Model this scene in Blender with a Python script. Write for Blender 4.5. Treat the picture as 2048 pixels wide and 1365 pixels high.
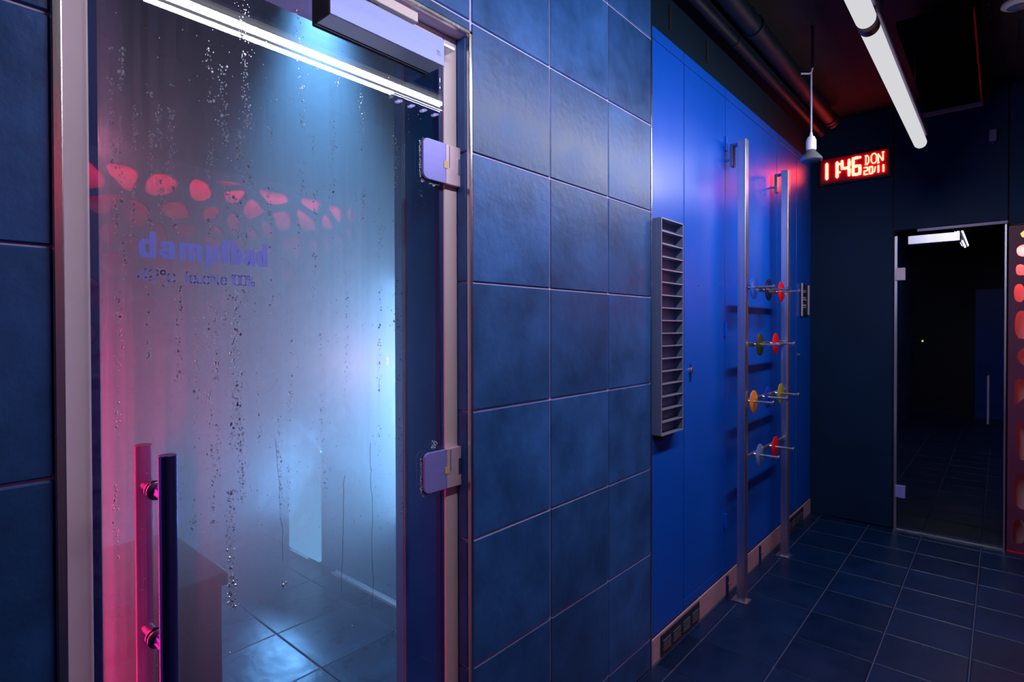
import bpy, bmesh, math, random
from mathutils import Vector, Matrix

# ---------------------------------------------------------------- camera, world, exposure
SC = bpy.context.scene
COL = SC.collection
for o in list(bpy.data.objects):
    bpy.data.objects.remove(o)
CAM_POS = Vector((0.0, -1.0, 1.3118))
F_PX, CX, CY = 1117.729, 1010.5537, 667.9739           # image 2048 x 1365
YAW, PIT, ROL = 0.7260, 0.0103, -0.0024
fw = Vector((math.cos(YAW)*math.cos(PIT), math.sin(YAW)*math.cos(PIT), -math.sin(PIT)))
rt = Vector((math.sin(YAW), -math.cos(YAW), 0)); up = rt.cross(fw)
r2 = rt*math.cos(ROL)+up*math.sin(ROL); u2 = -rt*math.sin(ROL)+up*math.cos(ROL)
cam = bpy.data.cameras.new('camera'); cam_o = bpy.data.objects.new('camera', cam); COL.objects.link(cam_o)
cam_o.matrix_world = Matrix(((r2.x, u2.x, -fw.x, CAM_POS.x), (r2.y, u2.y, -fw.y, CAM_POS.y), (r2.z, u2.z, -fw.z, CAM_POS.z), (0, 0, 0, 1)))
cam.sensor_width = 36.0; cam.sensor_fit = 'HORIZONTAL'; cam.lens = F_PX*36/2048
cam.shift_x = (1024-CX)/2048; cam.shift_y = (CY-682.5)/2048
cam.clip_start = 0.02; cam.clip_end = 60
SC.camera = cam_o
w = bpy.data.worlds.new('world'); SC.world = w; w.use_nodes = True
w.node_tree.nodes['Background'].inputs[0].default_value = (0.02, 0.03, 0.08, 1)
w.node_tree.nodes['Background'].inputs[1].default_value = 0.05
SC.view_settings.view_transform = 'Standard'; SC.view_settings.look = 'None'
SC.view_settings.gamma = 1.0; SC.view_settings.use_curve_mapping = False
SC.view_settings.exposure = 0.0
SC.cycles.transparent_max_bounces = 24
SC.cycles.volume_bounces = 0
SC.cycles.max_bounces = 6; SC.cycles.diffuse_bounces = 3; SC.cycles.glossy_bounces = 3; SC.cycles.transmission_bounces = 6
SC.cycles.use_adaptive_sampling = True; SC.cycles.adaptive_threshold = .03
SC.cycles.sample_clamp_indirect = 4.0

rnd = random.Random(7)

# ---------------------------------------------------------------- materials
MATS = {}
def nodes_of(name):
    m = bpy.data.materials.new(name); m.use_nodes = True
    nt = m.node_tree; nt.nodes.clear()
    out = nt.nodes.new('ShaderNodeOutputMaterial')
    MATS[name] = m
    return m, nt, out
def link(nt, a, b): nt.links.new(a, b)
def principled(name, col, rough=.5, metal=0., noise=0., nscale=8., bump=0., bscale=60., rand=0., coat=0., spec=.5, stretch=(1, 1, 1), emit=None, estr=0.):
    m, nt, out = nodes_of(name)
    b = nt.nodes.new('ShaderNodeBsdfPrincipled'); link(nt, b.outputs[0], out.inputs[0])
    b.inputs['Base Color'].default_value = (*col, 1); b.inputs['Roughness'].default_value = rough
    b.inputs['Metallic'].default_value = metal; b.inputs['Coat Weight'].default_value = coat
    b.inputs['Specular IOR Level'].default_value = spec
    if emit:
        b.inputs['Emission Color'].default_value = (*emit, 1); b.inputs['Emission Strength'].default_value = estr
    if noise or bump or rand:
        tc = nt.nodes.new('ShaderNodeTexCoord'); mp = nt.nodes.new('ShaderNodeMapping'); mp.inputs['Scale'].default_value = stretch
        link(nt, tc.outputs['Object'], mp.inputs['Vector'])
        vec = mp.outputs[0]
        if rand:
            oi = nt.nodes.new('ShaderNodeObjectInfo'); ad = nt.nodes.new('ShaderNodeVectorMath'); ad.operation = 'ADD'
            sc = nt.nodes.new('ShaderNodeVectorMath'); sc.operation = 'SCALE'; sc.inputs['Scale'].default_value = 37.
            cb = nt.nodes.new('ShaderNodeCombineXYZ')
            for i in range(3): link(nt, oi.outputs['Random'], cb.inputs[i])
            link(nt, cb.outputs[0], sc.inputs[0]); link(nt, vec, ad.inputs[0]); link(nt, sc.outputs[0], ad.inputs[1]); vec = ad.outputs[0]
        nz = nt.nodes.new('ShaderNodeTexNoise'); nz.inputs['Scale'].default_value = nscale; nz.inputs['Detail'].default_value = 6; nz.inputs['Roughness'].default_value = .62
        link(nt, vec, nz.inputs['Vector'])
        if noise or rand:
            mr = nt.nodes.new('ShaderNodeMapRange'); mr.inputs['From Min'].default_value = .25; mr.inputs['From Max'].default_value = .75
            mr.inputs['To Min'].default_value = 1-noise; mr.inputs['To Max'].default_value = 1+noise
            link(nt, nz.outputs['Fac'], mr.inputs['Value'])
            val = mr.outputs[0]
            if rand:
                m2 = nt.nodes.new('ShaderNodeMapRange'); m2.inputs['To Min'].default_value = 1-rand; m2.inputs['To Max'].default_value = 1+rand
                link(nt, oi.outputs['Random'], m2.inputs['Value'])
                mu = nt.nodes.new('ShaderNodeMath'); mu.operation = 'MULTIPLY'; link(nt, val, mu.inputs[0]); link(nt, m2.outputs[0], mu.inputs[1]); val = mu.outputs[0]
            vm = nt.nodes.new('ShaderNodeVectorMath'); vm.operation = 'SCALE'; vm.inputs[0].default_value = col; link(nt, val, vm.inputs['Scale'])
            link(nt, vm.outputs[0], b.inputs['Base Color'])
            mrr = nt.nodes.new('ShaderNodeMapRange'); mrr.inputs['From Min'].default_value = .2; mrr.inputs['From Max'].default_value = .8
            mrr.inputs['To Min'].default_value = max(0.02, rough-.09); mrr.inputs['To Max'].default_value = min(1, rough+.09)
            link(nt, nz.outputs['Fac'], mrr.inputs['Value']); link(nt, mrr.outputs[0], b.inputs['Roughness'])
        if bump:
            nb = nt.nodes.new('ShaderNodeTexNoise'); nb.inputs['Scale'].default_value = bscale; nb.inputs['Detail'].default_value = 5
            link(nt, vec, nb.inputs['Vector'])
            bp = nt.nodes.new('ShaderNodeBump'); bp.inputs['Strength'].default_value = bump; bp.inputs['Distance'].default_value = .004
            link(nt, nb.outputs['Fac'], bp.inputs['Height']); link(nt, bp.outputs[0], b.inputs['Normal'])
    return m
def emission(name, col, strength):
    m, nt, out = nodes_of(name)
    e = nt.nodes.new('ShaderNodeEmission'); e.inputs[0].default_value = (*col, 1); e.inputs[1].default_value = strength
    link(nt, e.outputs[0], out.inputs[0]); return m

principled('wall_tile', (.022, .100, .33), .42, noise=.45, nscale=6, bump=.28, bscale=42, rand=.18, spec=.5)
principled('floor_tile', (.001, .018, .070), .36, spec=.3, noise=.35, nscale=6, bump=.12, bscale=60, rand=.2)
principled('grout', (.58, .50, .80), .85, noise=.15, nscale=30)
principled('floor_grout', (.05, .07, .15), .85, noise=.15, nscale=30)
principled('steel', (.72, .70, .72), .24, 1., noise=.05, nscale=20, stretch=(1, 1, .08))
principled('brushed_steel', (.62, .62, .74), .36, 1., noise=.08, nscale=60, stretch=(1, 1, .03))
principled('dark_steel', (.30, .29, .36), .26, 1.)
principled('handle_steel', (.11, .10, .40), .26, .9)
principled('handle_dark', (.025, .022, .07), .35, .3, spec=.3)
principled('edge_strip', (.10, .50, .66), .4, .3)
principled('frame_paint', (.70, .58, .62), .42, noise=.05, nscale=6)
principled('hinge_violet_reflection', (.30, .30, .86), .42, .25, noise=.06, nscale=50, stretch=(.1, 1, 1))  # violet of the reflected light put into the hinge colour
principled('hinge_pink_reflection', (.72, .55, .68), .45, .25, noise=.06, nscale=50, stretch=(.1, 1, 1))  # same hinge material, with the pink reflected light put into its colour
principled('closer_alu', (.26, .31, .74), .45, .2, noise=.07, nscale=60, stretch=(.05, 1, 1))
principled('closer_base', (.50, .72, .78), .4, .2, noise=.1, nscale=10)
principled('limescale', (.62, .80, .86), .7)
principled('rubber', (.006, .007, .012), .6)
principled('amber_tape', (.75, .52, .25), .4)
principled('blue_laminate', (.0, .105, .70), .36, noise=.06, nscale=2.5, bump=.02, bscale=12)
principled('blue_edge', (.0, .02, .16), .5)
principled('plinth', (.52, .34, .42), .55, noise=.14, nscale=6, stretch=(1, 1, 6))
principled('vent', (.02, .035, .07), .5, .2)
principled('vent_slat', (.16, .17, .24), .4, .4)
principled('rack_sheet', (.16, .22, .38), .42, .25, noise=.06, nscale=8)
principled('rack_edge', (.62, .52, .72), .35, .5)
principled('back_panel', (.001, .018, .062), .6, spec=.2, noise=.2, nscale=3)
principled('soffit', (.002, .015, .034), .7, spec=.15, noise=.15, nscale=4)
principled('black_ceiling', (.004, .006, .012), .9, noise=.2, nscale=5)
principled('raft', (.002, .002, .004), 1., spec=0.)
principled('pipe', (.003, .008, .018), .55, spec=.2, noise=.2, nscale=6)
principled('dark_wall', (.014, .016, .03), .6, noise=.2, nscale=3)
principled('white_plastic', (.72, .68, .68), .4)
principled('cable', (.42, .42, .52), .5)
principled('bulb_glass', (.35, .38, .46), .12, .75)
principled('bulb_face', (.10, .15, .24), .15, .1, bump=.4, bscale=120)
principled('lum_body', (.16, .13, .26), .4, .3)
principled('lum_rubber', (.05, .035, .06), .45)
principled('clock_case', (.010, .008, .014), .35)
principled('clock_face', (.30, .004, .02), .30)
principled('vinyl', (.27, .31, 1.0), .6, spec=.15, emit=None)
principled('sign_plate', (.01, .02, .05), .35)
principled('sign_rail', (.75, .62, .74), .35, .3)
principled('sign_text', (.60, .55, .70), .5)
principled('lattice_paint', (.13, .085, .14), .5, noise=.1, nscale=5)
principled('lattice_red', (.13, .02, .07), .5, noise=.1, nscale=5)
principled('mauve_board', (.40, .28, .34), .7)
principled('white_board', (.36, .27, .38), .6)
principled('brass_bar', (.32, .26, .24), .4, .3)
principled('steam_wall', (.20, .32, .42), .35, noise=.25, nscale=4)
principled('jamb_tile', (.0, .14, .32), .35, noise=.2, nscale=4)
principled('steam_floor', (.030, .055, .085), .30, noise=.5, nscale=7, bump=.9, bscale=9, rand=.15)
principled('steam_grout', (.20, .26, .32), .6)
principled('drain_metal', (.75, .85, .85), .35, .2)
principled('wet_metal', (.75, .80, .82), .22, .9)
principled('bench_tile', (.006, .012, .022), .4, noise=.3, nscale=6)
DISC = {'blue': (.02, .10, .62), 'navy': (.006, .012, .05), 'red': (.92, .006, .014), 'olive': (.055, .062, .018), 'orange': (.95, .27, .03),
        'deep_blue': (.01, .05, .50), 'yellow': (.40, .36, .03), 'pale_blue': (.16, .27, .62)}
for k, c in DISC.items(): principled('disc_'+k, c, .28, coat=.3)
emission('tube_glow', (.96, .96, 1.0), .70)
emission('digit_glow', (1.0, .055, .026), 27.0)
emission('led_red', (1., .02, .07), 2.)
emission('led_amber', (1., .78, .22), 1.0)
emission('lamp_pink', (1., .42, .62), .5)
emission('lamp_warm', (1., .72, .55), 30.)
emission('lamp_cyan', (.16, .55, 1.), 3.)
emission('led_violet', (.55, .45, 1.), 5.)
emission('panel_glow', (.20, .58, 1.), 1.1)
emission('led_green', (.35, 1., .1), 3.)

def glass_mat(name, refl, tint, rough=0.0):
    m, nt, out = nodes_of(name)
    t = nt.nodes.new('ShaderNodeBsdfTransparent'); t.inputs[0].default_value = (*tint, 1)
    g = nt.nodes.new('ShaderNodeBsdfGlossy'); g.inputs[0].default_value = (.95, .97, 1, 1); g.inputs['Roughness'].default_value = rough
    ge = nt.nodes.new('ShaderNodeNewGeometry'); dt = nt.nodes.new('ShaderNodeVectorMath'); dt.operation = 'DOT_PRODUCT'
    link(nt, ge.outputs['Incoming'], dt.inputs[0]); link(nt, ge.outputs['Normal'], dt.inputs[1])
    ab = nt.nodes.new('ShaderNodeMath'); ab.operation = 'ABSOLUTE'; link(nt, dt.outputs['Value'], ab.inputs[0])
    om = nt.nodes.new('ShaderNodeMath'); om.operation = 'SUBTRACT'; om.inputs[0].default_value = 1.; link(nt, ab.outputs[0], om.inputs[1])
    pw = nt.nodes.new('ShaderNodeMath'); pw.operation = 'POWER'; link(nt, om.outputs[0], pw.inputs[0]); pw.inputs[1].default_value = 5.
    mx = nt.nodes.new('ShaderNodeMath'); mx.operation = 'MULTIPLY_ADD'; mx.inputs[1].default_value = 1-refl; mx.inputs[2].default_value = refl; mx.use_clamp = True
    link(nt, pw.outputs[0], mx.inputs[0])
    s = nt.nodes.new('ShaderNodeMixShader'); link(nt, mx.outputs[0], s.inputs[0]); link(nt, t.outputs[0], s.inputs[1]); link(nt, g.outputs[0], s.inputs[2])
    link(nt, s.outputs[0], out.inputs[0]); return m
glass_mat('pane_glass', .11, (.97, .985, 1.))
glass_mat('dark_glass', .13, (.55, .62, .72))

def film_mat():
    m, nt, out = nodes_of('condensation')
    tc = nt.nodes.new('ShaderNodeTexCoord')
    mp = nt.nodes.new('ShaderNodeMapping'); mp.inputs['Scale'].default_value = (95, 95, 1.4); link(nt, tc.outputs['Object'], mp.inputs[0])
    n1 = nt.nodes.new('ShaderNodeTexNoise'); n1.inputs['Scale'].default_value = 1.; n1.inputs['Detail'].default_value = 4; n1.inputs['Distortion'].default_value = .25; link(nt, mp.outputs[0], n1.inputs[0])
    mp2 = nt.nodes.new('ShaderNodeMapping'); mp2.inputs['Scale'].default_value = (3, 3, 1.6); link(nt, tc.outputs['Object'], mp2.inputs[0])
    n2 = nt.nodes.new('ShaderNodeTexNoise'); n2.inputs['Scale'].default_value = 1.; n2.inputs['Detail'].default_value = 3; link(nt, mp2.outputs[0], n2.inputs[0])
    a = nt.nodes.new('ShaderNodeMapRange'); a.inputs['From Min'].default_value = .34; a.inputs['From Max'].default_value = .60; a.inputs['To Min'].default_value = .085; a.inputs['To Max'].default_value = .135
    link(nt, n1.outputs['Fac'], a.inputs[0])
    b = nt.nodes.new('ShaderNodeMapRange'); b.inputs['From Min'].default_value = .3; b.inputs['From Max'].default_value = .7; b.inputs['To Min'].default_value = .8; b.inputs['To Max'].default_value = 1.15
    link(nt, n2.outputs['Fac'], b.inputs[0])
    mu = nt.nodes.new('ShaderNodeMath'); mu.operation = 'MULTIPLY'; link(nt, a.outputs[0], mu.inputs[0]); link(nt, b.outputs[0], mu.inputs[1])
    # the film thins out towards the wiped right-hand edge and towards the bottom of the pane
    sx = nt.nodes.new('ShaderNodeSeparateXYZ'); link(nt, tc.outputs['Object'], sx.inputs[0])
    ex = nt.nodes.new('ShaderNodeMapRange'); ex.inputs['From Min'].default_value = .80; ex.inputs['From Max'].default_value = .86; ex.inputs['To Min'].default_value = 1.; ex.inputs['To Max'].default_value = .22
    link(nt, sx.outputs[0], ex.inputs[0])
    ez = nt.nodes.new('ShaderNodeMapRange'); ez.inputs['From Min'].default_value = .78; ez.inputs['From Max'].default_value = 1.15; ez.inputs['To Min'].default_value = .10; ez.inputs['To Max'].default_value = 1.
    link(nt, sx.outputs[2], ez.inputs[0])
    m2 = nt.nodes.new('ShaderNodeMath'); m2.operation = 'MULTIPLY'; link(nt, mu.outputs[0], m2.inputs[0]); link(nt, ex.outputs[0], m2.inputs[1])
    m3 = nt.nodes.new('ShaderNodeMath'); m3.operation = 'MULTIPLY'; lx = nt.nodes.new('ShaderNodeMapRange'); lx.inputs['From Min'].default_value = .24; lx.inputs['From Max'].default_value = .31; lx.inputs['To Min'].default_value = 2.0; lx.inputs['To Max'].default_value = 0.
    link(nt, sx.outputs[0], lx.inputs[0])
    mm = nt.nodes.new('ShaderNodeMath'); mm.operation = 'MAXIMUM'; link(nt, ez.outputs[0], mm.inputs[0]); link(nt, lx.outputs[0], mm.inputs[1])
    link(nt, m2.outputs[0], m3.inputs[0]); link(nt, mm.outputs[0], m3.inputs[1])
    tr = nt.nodes.new('ShaderNodeBsdfTransparent')
    tl = nt.nodes.new('ShaderNodeBsdfTranslucent'); tl.inputs[0].default_value = (.92, .95, 1, 1)
    s = nt.nodes.new('ShaderNodeMixShader'); link(nt, m3.outputs[0], s.inputs[0]); link(nt, tr.outputs[0], s.inputs[1]); link(nt, tl.outputs[0], s.inputs[2])
    link(nt, s.outputs[0], out.inputs[0])
film_mat()
def drop_mat():
    m, nt, out = nodes_of('water')
    g = nt.nodes.new('ShaderNodeBsdfGlass'); g.inputs['IOR'].default_value = 1.33; g.inputs['Roughness'].default_value = .02
    gl = nt.nodes.new('ShaderNodeBsdfGlossy'); gl.inputs['Roughness'].default_value = .22
    s = nt.nodes.new('ShaderNodeMixShader'); s.inputs[0].default_value = .3
    link(nt, g.outputs[0], s.inputs[1]); link(nt, gl.outputs[0], s.inputs[2]); link(nt, s.outputs[0], out.inputs[0])
drop_mat()
def steam_mat():
    m, nt, out = nodes_of('steam')
    v = nt.nodes.new('ShaderNodeVolumeScatter'); v.inputs['Color'].default_value = (.95, .97, 1, 1)
    v.inputs['Anisotropy'].default_value = .2
    tc = nt.nodes.new('ShaderNodeTexCoord'); sx = nt.nodes.new('ShaderNodeSeparateXYZ'); link(nt, tc.outputs['Object'], sx.inputs[0])
    mr = nt.nodes.new('ShaderNodeMapRange'); mr.interpolation_type = 'SMOOTHSTEP'; mr.inputs['From Min'].default_value = .28; mr.inputs['From Max'].default_value = 1.1
    mr.inputs['To Min'].default_value = .16; mr.inputs['To Max'].default_value = 1.8; link(nt, sx.outputs[2], mr.inputs[0]); link(nt, mr.outputs[0], v.inputs['Density'])
    link(nt, v.outputs[0], out.inputs['Volume'])
steam_mat()

# ---------------------------------------------------------------- mesh helpers
class MB:
    def __init__(s): s.v = []; s.f = []
    def add(s, vs, fs):
        n = len(s.v); s.v += [tuple(v) for v in vs]; s.f += [tuple(i+n for i in f) for f in fs]; return s
    def box(s, a, b):
        x0, x1 = sorted((a[0], b[0])); y0, y1 = sorted((a[1], b[1])); z0, z1 = sorted((a[2], b[2]))
        return s.add([(x0, y0, z0), (x1, y0, z0), (x1, y1, z0), (x0, y1, z0), (x0, y0, z1), (x1, y0, z1), (x1, y1, z1), (x0, y1, z1)],
                     [(3, 2, 1, 0), (4, 5, 6, 7), (0, 1, 5, 4), (1, 2, 6, 5), (2, 3, 7, 6), (3, 0, 4, 7)])
    def lathe(s, origin, axis, prof, n=24, cap=True):
        """prof: list of (distance along axis, radius)"""
        ax = Vector(axis).normalized(); t = Vector((0, 0, 1)) if abs(ax.z) < .9 else Vector((1, 0, 0))
        e1 = ax.cross(t).normalized(); e2 = ax.cross(e1); o = Vector(origin); vs = []; fs = []
        for (h, r) in prof:
            for k in range(n):
                a = 2*math.pi*k/n; vs.append(o+ax*h+(e1*math.cos(a)+e2*math.sin(a))*r)
        for i in range(len(prof)-1):
            for k in range(n):
                k2 = (k+1) % n; fs.append((i*n+k, i*n+k2, (i+1)*n+k2, (i+1)*n+k))
        if cap:
            fs.append(tuple(range(n))[::-1]); fs.append(tuple(range((len(prof)-1)*n, len(prof)*n)))
        return s.add(vs, fs)
    def cyl(s, a, b, r, n=20):
        a = Vector(a); b = Vector(b); return s.lathe(a, b-a, [(0, r), ((b-a).length, r)], n)
    def path(s, pts, r, n=8):
        for a, b in zip(pts[:-1], pts[1:]): s.cyl(a, b, r, n)
        return s
    def prism(s, poly, fn, d0, d1):
        """poly 2D outline; fn(u,v,d)->xyz; extruded from d0 to d1"""
        n = len(poly); vs = [fn(u, v, d0) for u, v in poly]+[fn(u, v, d1) for u, v in poly]
        fs = [tuple(range(n)), tuple(range(2*n-1, n-1, -1))]+[(i, n+i, n+(i+1) % n, (i+1) % n) for i in range(n)]
        return s.add(vs, fs)
    def stroke(s, pts, wd, fn, d0, d1, joint=10):
        for a, b in zip(pts[:-1], pts[1:]):
            dx, dy = b[0]-a[0], b[1]-a[1]; L = math.hypot(dx, dy) or 1; nx, ny = -dy/L*wd/2, dx/L*wd/2
            s.prism([(a[0]+nx, a[1]+ny), (a[0]-nx, a[1]-ny), (b[0]-nx, b[1]-ny), (b[0]+nx, b[1]+ny)], fn, d0, d1)
        for p in pts[1:-1]:
            s.prism([(p[0]+wd/2*math.cos(2*math.pi*k/joint), p[1]+wd/2*math.sin(2*math.pi*k/joint)) for k in range(joint)], fn, d0, d1)
        return s
    def mesh(s, name):
        me = bpy.data.meshes.new(name); me.from_pydata(s.v, [], s.f); me.update()
        bm = bmesh.new(); bm.from_mesh(me); bmesh.ops.recalc_face_normals(bm, faces=bm.faces); bm.to_mesh(me); bm.free(); return me
    def build(s, name, mat, parent=None, bevel=0, smooth=False, seg=2):
        me = s.mesh(name)
        if bevel:
            bm = bmesh.new(); bm.from_mesh(me)
            bmesh.ops.bevel(bm, geom=[e for e in bm.edges if e.calc_face_angle(0) > .6], offset=bevel, segments=seg, affect='EDGES', profile=.5)
            bm.to_mesh(me); bm.free()
        return put(name, me, mat, parent, smooth)
def put(name, me, mat, parent=None, smooth=False):
    if mat and not me.materials: me.materials.append(MATS[mat])
    if smooth:
        me.shade_smooth()
        try: me.set_sharp_from_angle(angle=math.radians(38))
        except Exception: pass
    o = bpy.data.objects.new(name, me); COL.objects.link(o)
    if parent:
        o.parent = parent; o.matrix_parent_inverse = Matrix.Translation(-parent.location) if parent.location.length else Matrix()
    return o
def box(name, a, b, mat, parent=None, bevel=0): return MB().box(a, b).build(name, mat, parent, bevel)
def empty(name, loc):
    o = bpy.data.objects.new(name, None); COL.objects.link(o); o.location = loc; o.empty_display_size = .05; return o
def tag(o, label=None, cat=None, group=None, kind=None):
    if label: o['label'] = label
    if cat: o['category'] = cat
    if group: o['group'] = group
    if kind: o['kind'] = kind
    return o
def lamp_area(name, loc, direction, sx, sy, col, power, parent=None, spread=180):
    L = bpy.data.lights.new(name, 'AREA'); L.shape = 'RECTANGLE'; L.size = sx; L.size_y = sy; L.color = col; L.energy = power; L.spread = math.radians(spread)
    o = bpy.data.objects.new(name, L); COL.objects.link(o); o.location = loc
    o.rotation_euler = Vector(direction).to_track_quat('-Z', 'Y').to_euler()
    return o
def lamp_point(name, loc, col, power, r=.03):
    L = bpy.data.lights.new(name, 'POINT'); L.color = col; L.energy = power; L.shadow_soft_size = r
    o = bpy.data.objects.new(name, L); COL.objects.link(o); o.location = loc; return o
def lamp_spot(name, loc, direction, col, power, ang, blend=.6, r=.05):
    L = bpy.data.lights.new(name, 'SPOT'); L.color = col; L.energy = power; L.spot_size = math.radians(ang); L.spot_blend = blend; L.shadow_soft_size = r
    o = bpy.data.objects.new(name, L); COL.objects.link(o); o.location = loc
    o.rotation_euler = Vector(direction).to_track_quat('-Z', 'Y').to_euler(); return o

# ---------------------------------------------------------------- the corridor shell
XL, XB, YO, ZC = -1.8, 4.38, -2.2, 2.74            # left end, back wall, opposite wall, ceiling
T = .3273; J = .0045                                # wall tile pitch, joint
TX0 = 1.0017; TZ0 = 2.4095                          # a vertical joint and a bed joint
TXE = 1.9672                                        # corner where the tiled wall ends
DX0, DX1, DZ = .178, .993, 2.046                    # door opening
FT = .2835; FX0 = 2.0071; FY0 = -.0647; FJ = .005   # floor tiles

floor = MB().box((XL, YO, -.06), (XB, 0.02, -.004)).box((XB, -1.03, -.06), (XB+.165, -.475, -.004)).build('floor', 'floor_grout')
tag(floor, 'dark navy square tiles with pale joints on the corridor floor', 'floor', kind='structure')
def tile_mesh(w_, h_, t_, axis):
    b = min(.0025, t_*.4)
    if axis == 'z': m = MB().box((0, 0, -t_), (w_, h_, 0))
    elif axis == 'y': m = MB().box((0, 0, 0), (w_, t_, h_))
    else: m = MB().box((0, 0, 0), (t_, w_, h_))
    me = m.mesh('tile'); bm = bmesh.new(); bm.from_mesh(me)
    bmesh.ops.bevel(bm, geom=bm.edges[:], offset=b, segments=1, affect='EDGES'); bm.to_mesh(me); bm.free(); return me
TCACHE = {}
def tile(name, parent, mat, x, y, z, w_, h_, axis, t_=.008):
    key = (round(w_, 4), round(h_, 4), axis, mat, t_)
    if key not in TCACHE:
        me = tile_mesh(w_, h_, t_, axis); me.materials.append(MATS[mat]); TCACHE[key] = me
    o = bpy.data.objects.new(name, TCACHE[key]); COL.objects.link(o); o.parent = parent; o.location = (x, y, z); return o
i0 = math.floor((XL-FX0)/FT); i1 = math.ceil((XB-FX0)/FT)
for i in range(i0, i1):
    xa, xb = max(XL, FX0+i*FT)+FJ/2, min(XB, FX0+(i+1)*FT)-FJ/2
    if xb-xa < .02: continue
    tile('floor_tile', floor, 'floor_tile', xa, FY0+FJ/2, 0, xb-xa, -FY0-FJ/2, 'z')
    for j in range(8):
        yb = FY0-j*FT-FJ/2; ya = max(YO, FY0-(j+1)*FT)+FJ/2
        if yb-ya > .02: tile('floor_tile', floor, 'floor_tile', xa, ya, 0, xb-xa, yb-ya, 'z')

wf = MB()
wf.box((XL, .004, 0), (DX0, .235, ZC)).box((DX1, .004, 0), (TXE-.002, .20, ZC)).box((DX0, .004, DZ), (DX1, .235, ZC))
wall_front = wf.build('wall_front', 'grout'); tag(wall_front, 'blue-grey square tiled wall with lilac joints around the steam room door', 'wall', kind='structure')
cols = [(max(XL, TX0+k*T), TX0+(k+1)*T) for k in range(-9, 3)]
for k, (xa, xb) in enumerate(cols):
    xb = min(xb, TXE-.004)
    for r in range(-2, 8):
        zb = min(ZC, TZ0-r*T); za = max(0, TZ0-(r+1)*T)
        if zb-za < .02: continue
        pieces = [(xa, xb, za, zb)]
        if xa < DX1 and xb > DX0:                     # cut around the door opening
            pieces = []
            if xa < DX0-.012: pieces.append((xa, DX0-.012+J/2, za, zb))
            if xb > DX1+.006+.02: pieces.append((DX1+.006, xb, za, zb))
            if zb > DZ+.008:
                pieces.append((max(xa, DX0-.012), min(xb, DX1+.006), max(za, DZ+.008), zb))
        for (pa, pb, pc, pd) in pieces:
            if pb-pa < .03 or pd-pc < .012: continue
            tile('wall_tile', wall_front, 'wall_tile', pa+J/2, 0, pc+J/2, pb-pa-J, pd-pc-J, 'y', .009)
for r in range(0, 8):                                 # tiles in the right-hand reveal
    zb = min(DZ, TZ0-r*T); za = max(0, TZ0-(r+1)*T)
    if zb-za > .02: tile('reveal_tile', wall_front, 'wall_tile', DX1-.0065, .008, za+J/2, .032, zb-za-J, 'x', .008)
# inner lining of the opening behind the pane
MB().box((DX1-.045, .06, 0), (DX1-.001, .235, DZ)).build('jamb_lining', 'jamb_tile', wall_front)
MB().box((DX0+.001, .06, 0), (DX0+.03, .235, DZ)).build('jamb_lining', 'jamb_tile', wall_front)
MB().box((DX1-.052, .205, 0), (DX1-.044, .238, 2.02)).build('jamb_edge', 'edge_strip', wall_front)

# stainless edge profiles
tr = MB().box((DX1-.004, -.006, 0), (DX1+.006, .007, DZ+.008)).box((DX0, -.006, DZ-.002), (DX1+.006, .007, DZ+.008)).box((DX0-.012, -.006, 0), (DX0+.001, .007, DZ+.008)).build('trim_1', 'steel', None, .002)
tag(tr, 'shiny stainless edge profile framing the steam room door opening', 'trim', kind='structure')
tr2 = MB().box((TXE-.004, -.002, 0), (TXE+.004, .02, ZC)).build('trim_2', 'steel', None, .0015)
tag(tr2, 'thin steel corner strip where the tiles meet the blue cabinets', 'trim', kind='structure')

# back wall with panels
wb = MB().box((XB+.02, .30, 0), (XB+.16, -.475, ZC)).box((XB+.02, -.475, 1.93), (XB+.16, -1.03, ZC)).box((XB+.02, -1.03, 1.93), (XB+.16, YO, ZC)).build('wall_back', 'rubber')
tag(wb, 'dark navy panelled end wall carrying the red digital clock', 'wall', kind='structure')
box('wall_panel', (XB, .02, .004), (XB+.02, -.472, ZC-.01), 'back_panel', wb, .002)
box('wall_panel', (XB, -.478, 1.935), (XB+.02, -1.026, ZC-.01), 'back_panel', wb, .002)
box('wall_panel', (XB, -1.032, 1.905), (XB+.02, YO, ZC-.01), 'back_panel', wb, .002)
wo = MB().box((XL-.1, YO-.4, 0), (XB+.16, YO-.26, ZC)).build('wall_opposite', 'dark_wall'); tag(wo, 'dark wall behind the cut-out lattice screen', 'wall', kind='structure')
wo2 = MB().box((2.25, YO-.26, 0), (XB, YO, ZC)).box((XL, YO-.26, 2.2), (2.25, YO, ZC)).build('wall_right', 'dark_wall'); tag(wo2, 'plain dark wall surrounding the lattice screen', 'wall', kind='structure')
we = MB().box((XL-.12, YO-.4, 0), (XL, .235, ZC)).build('wall_left', 'dark_wall'); tag(we, 'plain dark wall closing the near end of the corridor', 'wall', kind='structure')
cl = MB().box((XL-.12, YO-.4, ZC), (XB+.16, .30, ZC+.1)).build('ceiling', 'black_ceiling'); tag(cl, 'black painted ceiling with services', 'ceiling', kind='structure')
# dark bulkhead over the blue cabinets
sf = MB().box((TXE+.004, .012, 2.478), (XB, .30, ZC)).box((TXE+.004, -.10, 2.648), (XB, .012, ZC)).build('wall_bulkhead', 'soffit'); tag(sf, 'dark bulkhead above the blue cabinets', 'wall', kind='structure')
for xs in (2.14, 2.52): box('joint_strip', (xs, .008, 2.52), (xs+.02, .012, 2.62), 'rubber', sf)

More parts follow.
